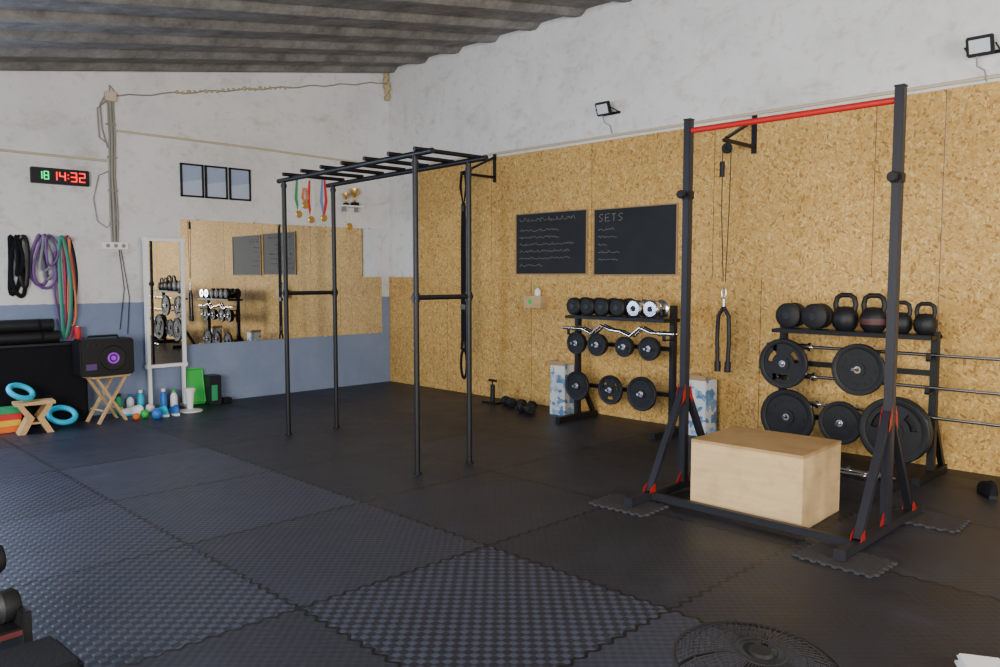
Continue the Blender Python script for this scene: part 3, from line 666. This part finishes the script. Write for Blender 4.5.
def trophy(x,s,lb):
    r=E("trophy",lb,"trophy",(x,-0.07,2.43),group="trophies on the wall shelf")
    P("base",r,G().box((0,0,0.02*s),(0.07*s,0.07*s,0.04*s),bev=0.003),M_black,False)
    cp=P("cup",r,G().lathe([(0,0.04*s),(0.02*s,0.045*s),(0.008*s,0.07*s),(0.012*s,0.10*s),(0.04*s,0.13*s),(0.048*s,0.20*s),(0.042*s,0.20*s),(0.03*s,0.13*s),(0,0.12*s)],(0,0,0),'z',24),M_gold)
    for q in (-1,1): P("handle",cp,G().tube([(q*0.04*s,0,0.13*s),(q*0.07*s,0,0.15*s),(q*0.07*s,0,0.18*s),(q*0.045*s,0,0.19*s)],0.005*s,6),M_gold)
trophy(-0.76,0.8,"small gold cup trophy standing on wall shelf"); trophy(-0.62,1.15,"taller gold cup trophy standing on wall shelf")
medal(-0.67,2.36,2.14,M_ribw,"short white",-0.002)
r=E("wall_mirror","wide frameless wall mirror reflecting the board wall","mirror",(-1.56,0,0.70))
for x in (-0.705,0.705): P("glass",r,G().box((x,-0.006,0.72),(1.408,0.010,1.44)),M_mirror,False)
for x in (-1.2,-0.5,0.5,1.2):
    for z in (0.0,1.44): P("clip",r,G().box((x,-0.01,z),(0.03,0.018,0.02)),M_steel,False)
r=E("standing_mirror","white framed upright mirror on white legs against the wall","standing mirror",(-3.20,-0.10,0.0),(0,0,0))
g=G(); w=0.46; zb,zt=0.46,1.92; TY=-0.015
for s in (-1,1): g.beam((s*(w/2-0.03),0,zb),(s*(w/2-0.03),TY,zt),0.035,0.06)
g.beam((-w/2,0.0,zb+0.03),(w/2,0.0,zb+0.03),0.035,0.06); g.beam((-w/2,TY,zt-0.025),(w/2,TY,zt-0.025),0.035,0.06)
P("frame",r,g,M_white,False)
P("glass",r,G().poly([(-w/2+0.055,-0.01,zb+0.03),(w/2-0.055,-0.01,zb+0.03),(w/2-0.055,TY-0.01,zt-0.03),(-w/2+0.055,TY-0.01,zt-0.03)],(0,0.006,0)),M_mirror,False)
for s in (-1,1): P("leg",r,G().beam((s*0.19,0.0,0.0),(s*0.19,0.0,0.48),0.035,0.035).beam((s*0.19,-0.12,0.017),(s*0.19,0.08,0.017),0.035,0.035),M_white,False)
def band(x,zt,zb,w,m,label,rr=0.012,y=-0.05,tw=0.0):
    pts=[]; n=28; ph=random.random()*6
    for k in range(n):
        a=2*pi*k/n; s_=math.sin(a); c_=math.cos(a)
        zz=(zt+zb)/2+(zt-zb)/2*s_
        ww=w/2*(0.45+0.55*(1-(s_+1)/2)**0.7)
        pts.append((c_*ww+tw*math.sin(a*2)+0.016*math.sin(2.0*a+ph),0.006*math.sin(3*a),zz-zb))
    S("resistance_band",label,"resistance band",G().tube(pts,rr*0.66,8,True,flat=(0.5,1.7),ref=(0,1,0)),m,(x,y,zb),group="resistance bands on wall hooks")
def hook(x,z):
    r=E("wall_hook","small steel hook on the plaster wall","hook",(x,0,z),group="wall hooks")
    P("plate",r,G().box((0,-0.004,0),(0.03,0.008,0.05)),M_steel,False)
    P("peg",r,G().tube([(0,0,0),(0,-0.13,0),(0,-0.14,0.02)],0.006,8),M_steel)
for x,z in ((-4.60,1.87),(-4.37,1.89),(-4.16,1.88)): hook(x,z)
band(-4.65,1.89,1.31,0.10,M_cloth,"black looped resistance band on hook",0.018,-0.012)
band(-4.61,1.89,1.29,0.13,M_cloth,"black looped resistance band on hook",0.018,-0.038)
band(-4.57,1.89,1.38,0.12,M_black,"black looped resistance band on hook",0.018,-0.064)
band(-4.62,1.89,1.50,0.06,M_cloth,"short black resistance band on hook",0.014,-0.090)
band(-4.42,1.91,1.40,0.16,M_bandp,"dark purple resistance band on hook",0.016,-0.012)
band(-4.34,1.91,1.46,0.17,M_bandg,"grey resistance band on hook",0.014,-0.038,0.02)
band(-4.38,1.91,1.37,0.22,M_bandp,"purple resistance band on hook",0.013,-0.064)
band(-4.38,1.91,1.55,0.10,M_bandg,"short grey resistance band on hook",0.011,-0.088)
band(-4.33,1.91,1.60,0.14,M_bandp,"short purple resistance band on hook",0.010,-0.110)
band(-4.22,1.90,0.86,0.12,M_bandgr,"long teal resistance band on hook",0.016,-0.112)
band(-4.16,1.90,0.84,0.12,M_bandr,"long pink resistance band on hook",0.010,-0.038)
band(-4.22,1.90,0.92,0.18,M_bandp,"long purple resistance band on hook",0.012,-0.062)
band(-4.15,1.90,0.98,0.06,M_bando,"long orange resistance band on hook",0.008,-0.086)
band(-4.13,1.90,1.15,0.09,M_black,"long black resistance band on hook",0.018,-0.012)
r=E("covered_bench","low bench covered in black cloth against the wall","bench",(-4.66,-0.14,0.0))
P("cloth_cover",r,G().box((0,0,0.40),(1.17,0.24,0.80),bev=0.02),M_cloth,False)
P("board",r,G().box((0,0,0.81),(1.19,0.25,0.02),bev=0.003),M_black,False)
for k,(x,z,L) in enumerate(((-4.66,0.882,0.72),(-4.68,1.003,0.66))):
    r=E("rolled_mat","black rolled exercise mat on the covered bench","exercise mat",(x,-0.14,z),group="rolled mats on the bench")
    P("roll",r,G().lathe([(0,-L/2),(0.060,-L/2),(0.0605,-L/2+0.004),(0.0605,L/2-0.004),(0.060,L/2),(0,L/2)],(0,0,0),'x',28),M_rubber)
    for q in (-0.2,0.2): P("strap",r,G().lathe([(0.061,q-0.015),(0.061,q+0.015)],(0,0,0),'x',24),M_cloth)
r=E("folding_stool","small wooden folding stool with crossed legs","stool",(-3.96,-0.44,0.0),(0,0,0.15))
for yy in (-0.12,0.12):
    P("leg",r,G().beam((-0.15,yy,0.0),(0.14,yy,0.46),0.024,0.03),M_pine,False); P("leg",r,G().beam((0.15,yy*0.8,0.0),(-0.14,yy*0.8,0.46),0.024,0.03),M_pine,False)
g=G()
for k in range(5): g.box((-0.15+k*0.075,0,0.472),(0.076,0.28,0.016),bev=0.001)
P("seat",r,g,M_pine,False)
for x in (-0.10,0.10): P("stretcher",r,G().cyl((x,-0.12,0.13),(x,0.12,0.13),0.011,8),M_pine)
r=E("speaker","black box speaker with purple glowing driver on wooden stool","speaker",(-3.97,-0.43,0.481))
P("cabinet",r,G().box((0,0,0.19),(0.52,0.26,0.37),bev=0.015),M_black,False)
dr=P("driver",r,G().lathe([(0,-0.125),(0.03,-0.135),(0.06,-0.140),(0.12,-0.140),(0.13,-0.128)],(0.05,0,0.18),'y',32),M_iron)
P("light_ring",dr,G().torus((0.05,-0.140,0.18),0.048,0.010,'y',32,8),M_purple,True,"dim purple glowing ring")
P("light_centre",dr,G().lathe([(0,-0.142),(0.025,-0.142),(0.025,-0.13)],(0.05,0,0.18),'y',24),M_purple,True,"dim purple glowing centre")
for k in range(3): P("control_knob",r,G().lathe([(0,-0.15),(0.012,-0.15),(0.014,-0.13)],(-0.20+k*0.055,0,0.32),'y',14),M_rackgrey)
P("display_panel",r,G().box((-0.16,-0.132,0.10),(0.10,0.006,0.06)),mat("violet_panel",(0.08,0.03,0.16),0.4),False,"small violet panel")
P("carry_handle",r,G().tube([(-0.15,0,0.37),(-0.14,0,0.40),(0.14,0,0.40),(0.15,0,0.37)],0.012,8),M_black)
r=E("drink_can","red drink can standing on the black bench","drink can",(-4.12,-0.14,0.821))
P("body",r,G().lathe([(0,0),(0.026,0),(0.033,0.012),(0.033,0.135),(0.026,0.15),(0,0.148)],(0,0,0),'z',24),M_redf)
P("lid",r,G().lathe([(0.027,0.15),(0.027,0.154),(0,0.151)],(0,0,0),'z',24),M_steel)
for k,(m,c) in enumerate(((M_orange,"orange"),(M_yellow,"yellow"),(M_redf,"red"),(M_greenf,"green"))):
    S("yoga_block","%s foam yoga block in a stack"%c,"yoga block",G().box((0,0,0.03),(0.30,0.15,0.058),bev=0.006),m,(-4.90+0.01*k,-0.37,0.001+k*0.0595),(0,0,0.05*(k%2)),False,"stacked yoga blocks")
r=E("wooden_step","small pale wooden step stool on rubber floor","step stool",(-4.66,-0.58,0.0),(0,0,-0.1))
P("tread",r,G().box((0,0,0.29),(0.34,0.20,0.03),bev=0.003),M_pine,False)
for s in (-1,1): P("side_panel",r,G().poly([(s*0.10,-0.09,0.276),(s*0.15,-0.09,0.276),(s*0.07,-0.09,0.15),(s*0.15,-0.09,0),(s*0.09,-0.09,0),(s*0.01,-0.09,0.15)],(0,0.18,0)),M_pine,False)
P("shelf",r,G().box((0,0,0.10),(0.12,0.17,0.016)),M_pine,False)
S("pilates_ring","bright cyan rubber exercise ring lying on floor","exercise ring",G().torus((0,0,0),0.12,0.028,'z',32,10,(1,0.8)),M_cyan,(-4.38,-0.44,0.115),(0.75,0.1,0),group="cyan exercise rings")
S("pilates_ring","bright cyan rubber exercise ring leaning on wooden step","exercise ring",G().torus((0,0,0),0.11,0.026,'z',32,10,(1,0.8)),M_cyan,(-4.76,-0.56,0.40),(0.7,0.2,0.3),group="cyan exercise rings")
def shoe(loc,rz,mu,ms,label):
    r=E("sneaker",label,"shoe",loc,(0,0,rz),"shoes")
    n=10; g=G(); rings=[]
    for i in range(n):
        t=i/(n-1); x=-0.13+0.26*t; w=0.032+0.014*math.sin(pi*min(1,t*1.1))+(0.006 if t>0.5 else 0); h=0.095-0.055*max(0,(t-0.25)/0.75)**0.8
        if i in (0,n-1): w*=0.6; h*=0.7
        rings.append([g.bm.verts.new((x,w*math.cos(a),0.022+max(0,math.sin(a))*h)) for a in [pi*k/8 for k in range(9)]])
    for i in range(n-1):
        for k in range(8): g.bm.faces.new((rings[i][k],rings[i][k+1],rings[i+1][k+1],rings[i+1][k]))
    g.bm.faces.new(rings[0]); g.bm.faces.new(rings[-1])
    P("upper",r,g,mu)
    pts=[(-0.135,-0.025),(-0.08,-0.04),(0.05,-0.05),(0.12,-0.035),(0.14,0),(0.12,0.035),(0.05,0.05),(-0.08,0.04),(-0.135,0.025)]
    P("sole",r,G().poly([(a,b,0.0) for a,b in pts],(0,0,0.024)),ms,False)
shoe((-3.66,-0.28,0),2.3,M_white,M_cyan,"white and cyan sneaker on the floor by the wall")
shoe((-3.44,-0.50,0),1.7,M_cyan,M_white,"cyan sneaker with white sole on the floor")
shoe((-3.30,-0.52,0),1.4,M_blue,M_white,"blue sneaker with white sole on the floor")
S("massage_ball","small green massage ball on the floor","ball",G().sphere((0,0,0.045),0.045),M_greenb,(-3.62,-0.54,0))
S("massage_ball","small blue massage ball on the floor","ball",G().sphere((0,0,0.055),0.055),M_blue,(-3.55,-0.70,0))
S("massage_ball","small white massage ball on the floor","ball",G().sphere((0,0,0.05),0.05),M_white,(-3.46,-0.26,0))
S("massage_ball","small orange massage ball on the floor","ball",G().sphere((0,0,0.035),0.035),M_orange,(-3.72,-0.58,0))
def sbottle(x,y,mb,mc,lb,h=0.24):
    r=E("water_bottle",lb,"bottle",(x,y,0),group="bottles on the floor by the wall")
    P("body",r,G().lathe([(0,0),(0.035,0),(0.038,0.01),(0.038,h*0.7),(0.018,h*0.85),(0.018,h*0.9),(0,h*0.9)],(0,0,0),'z',20),mb)
    P("cap",r,G().lathe([(0.022,h*0.86),(0.022,h),(0,h)],(0,0,0),'z',16),mc)
sbottle(-3.49,-0.08,M_cyan,M_white,"cyan bottle with white cap on the floor"); sbottle(-3.60,-0.08,M_white,M_blue,"white bottle with blue cap on the floor",0.20)
sbottle(-3.72,-0.08,M_greenf,M_black,"green bottle with black cap on the floor",0.22)
sbottle(-3.27,-0.16,M_blue,M_white,"blue bottle under the standing mirror",0.24); sbottle(-3.17,-0.20,M_white,M_greenb,"white bottle with green cap under the mirror",0.22)
r=E("pedestal_base","white round pedestal stand on the floor below the mirror","stand",(-3.10,-0.46,0))
P("base",r,G().lathe([(0,0),(0.13,0),(0.13,0.012),(0.03,0.03),(0.018,0.05)],(0,0,0),'z',28),M_white)
P("pole",r,G().cyl((0,0,0.03),(0,0,0.22),0.03,12,r2=0.05),M_white)
P("head",r,G().lathe([(0,0.22),(0.06,0.22),(0.065,0.24),(0.05,0.26),(0,0.26)],(0,0,0),'z',20),M_white)
r=E("green_tray","bright green plastic tray leaning against the wall","tray",(-2.86,-0.10,0.0),(-0.18,0,0))
P("panel",r,G().box((0,0,0.22),(0.20,0.018,0.42),bev=0.008),M_greenb,False)
P("rim",r,G().tube([(-0.09,-0.012,0.03),(0.09,-0.012,0.03),(0.09,-0.012,0.41),(-0.09,-0.012,0.41)],0.012,8,True),M_greenb)
r=E("storage_box","dark grey storage box with green label near the mirror","storage box",(-2.69,-0.14,0))
P("body",r,G().box((0,0,0.17),(0.14,0.18,0.34),bev=0.01),M_rackgrey,False)
P("label_strip",r,G().box((-0.02,-0.092,0.14),(0.07,0.003,0.18)),M_greenf,False,"green label")
S("foam_block","small black foam block on the floor by the wall","foam block",G().box((0,0,0.03),(0.12,0.09,0.06),bev=0.01),M_rubber,(-2.54,-0.16,0),(0,0,0.2),False)

# ------------------------------------------------------------ floor fan
M_fan=mat("fan_dark_blade",(0.010,0.010,0.012),0.5,spec=0.3)
M_wire=mat("fan_grille_wire",(0.015,0.015,0.017),0.5,spec=0.4)
r=E("floor_fan","black round floor fan with wire cage tilted upward","fan",(-4.675,-7.995,0.0),(0,0,0.4))
def tr(o,z=0.375): o.location=(0,0,z); o.rotation_euler=(math.radians(5),math.radians(-4),0); return o
g=G()
for R_,zz in ((0.24,0.0),(0.24,-0.10),(0.19,0.028),(0.13,0.042),(0.07,0.048)): g.torus((0,0,zz),R_,0.003 if R_<0.24 else 0.006,'z',48,6)
tr(P("cage_ring",r,g,M_wire))
g=G()
for k in range(64):
    a=2*pi*k/64; c,s_=math.cos(a),math.sin(a)
    g.tube([(0.05*c,0.05*s_,0.05),(0.13*c,0.13*s_,0.044),(0.19*c,0.19*s_,0.030),(0.24*c,0.24*s_,0.0),(0.24*c,0.24*s_,-0.10),(0.16*c,0.16*s_,-0.13),(0.06*c,0.06*s_,-0.14)],0.0018,5)
q=tr(P("cage_wire",r,g,M_wire)); q["kind"]="stuff"
tr(P("badge",r,G().lathe([(0,0.056),(0.030,0.054),(0.038,0.046),(0.035,0.044),(0,0.044)],(0,0,0),'z',28),M_fan,label="round dark centre badge"))
for k in range(3):
    a0=k*2*pi/3; g=G(); ra=[]; rb=[]
    for i in range(9):
        rr=0.04+0.175*i/8; hw=0.25+0.30*math.sin(pi*i/8*0.8+0.4)
        ra.append(g.bm.verts.new((rr*math.cos(a0-hw),rr*math.sin(a0-hw),-0.075))); rb.append(g.bm.verts.new((rr*math.cos(a0+hw),rr*math.sin(a0+hw),-0.025)))
    for i in range(8): g.bm.faces.new((ra[i],ra[i+1],rb[i+1],rb[i]))
    tr(P("blade",r,g,M_fan,True,"dark metal fan blade"))
tr(P("motor",r,G().lathe([(0,-0.20),(0.06,-0.20),(0.07,-0.17),(0.07,-0.10),(0.045,-0.08),(0.045,-0.01),(0,-0.01)],(0,0,0),'z',28),M_black))
P("stand",r,G().tube([(-0.26,0,0.35),(-0.27,0,0.22),(-0.24,0,0.02),(-0.20,-0.18,0.012),(0.20,-0.18,0.012),(0.24,0,0.02),(0.27,0,0.22),(0.26,0,0.35)],0.012,10).tube([(-0.22,0.18,0.012),(-0.24,0,0.02),(0.24,0,0.02),(0.22,0.18,0.012)],0.012,10),M_black)
r=E("dumbbell_stand","low black dumbbell stand with dull red stripe on edge","dumbbell stand",(-6.18,-5.50,0),(0,0,0.1))
for x in (0.17,-0.45): P("side_frame",r,G().box((x,0,0.12),(0.03,0.50,0.24),bev=0.004),M_black,False)
P("tray",r,G().box((-0.14,-0.13,0.16),(0.62,0.20,0.03),bev=0.003),M_black,False); P("tray",r,G().box((-0.14,0.13,0.27),(0.62,0.20,0.03),bev=0.003),M_black,False)
P("edge_stripe",r,G().box((-0.14,-0.235,0.16),(0.63,0.006,0.02)),mat("dull_red_stripe",(0.08,0.012,0.012),0.5),False,"dull red edge stripe")
dumbbell(0.062,0.24,(-6.10,-5.36,0.348),M_rubber,"black dumbbell on low stand","dumbbells on the low stand",(0,0,0.1))
dumbbell(0.062,0.24,(-6.11,-5.62,0.238),M_rubber,"black dumbbell on low stand","dumbbells on the low stand",(0,0,0.1))
r=E("weight_bench","low black padded bench beside the dumbbell stand","weight bench",(-6.42,-6.06,0),(0,0,0.05))
P("pad",r,G().box((0,0,0.16),(0.98,0.30,0.07),bev=0.02),M_cloth,False)
for x in (-0.38,0.38): P("leg",r,G().box((x,0,0.065),(0.05,0.26,0.13),bev=0.004),M_black,False)
shoe((-0.62,-7.60,0),0.5,M_cloth,M_black,"black sneaker on the floor beside the barbell rack"); shoe((-0.45,-7.74,0),0.7,M_cloth,M_black,"black sneaker on the floor beside the barbell rack")
S("folded_towel","white folded towel lying on the rubber floor","towel",G().box((0,0,0.02),(0.26,0.18,0.04),bev=0.015).box((0,0.01,0.045),(0.24,0.15,0.02),bev=0.008),M_white,(-3.50,-8.31,0),(0,0,0.5))

# ------------------------------------------------------------ light
w=bpy.data.worlds.new("world"); bpy.context.scene.world=w; w.use_nodes=True
bg=w.node_tree.nodes["Background"]; bg.inputs[0].default_value=(0.60,0.74,1.0,1); bg.inputs[1].default_value=0.42
def area(name,loc,target,sx,sy,power,col):
    l=bpy.data.lights.new(name,'AREA'); l.shape='RECTANGLE'; l.size=sx; l.size_y=sy; l.energy=power; l.color=col
    o=bpy.data.objects.new(name,l); link(o); o.location=loc
    o.rotation_euler=(Vector(target)-Vector(loc)).to_track_quat('-Z','Y').to_euler(); return o
area("open_shutter_daylight",(-9.4,-8.5,1.8),(0,-6.6,2.1),4.0,2.2,800,(1.0,0.97,0.91))
area("rear_door_daylight",(-4.2,-12.8,1.8),(-1.0,-5.5,2.1),3.4,2.4,420,(1.0,0.97,0.92))
area("added_side_sheen_fill",(-6.8,-0.35,2.0),(-5.5,-6.5,0.0),2.6,1.5,250,(0.56,0.71,1.0))  # added cool fill for the floor sheen; no window is modelled here
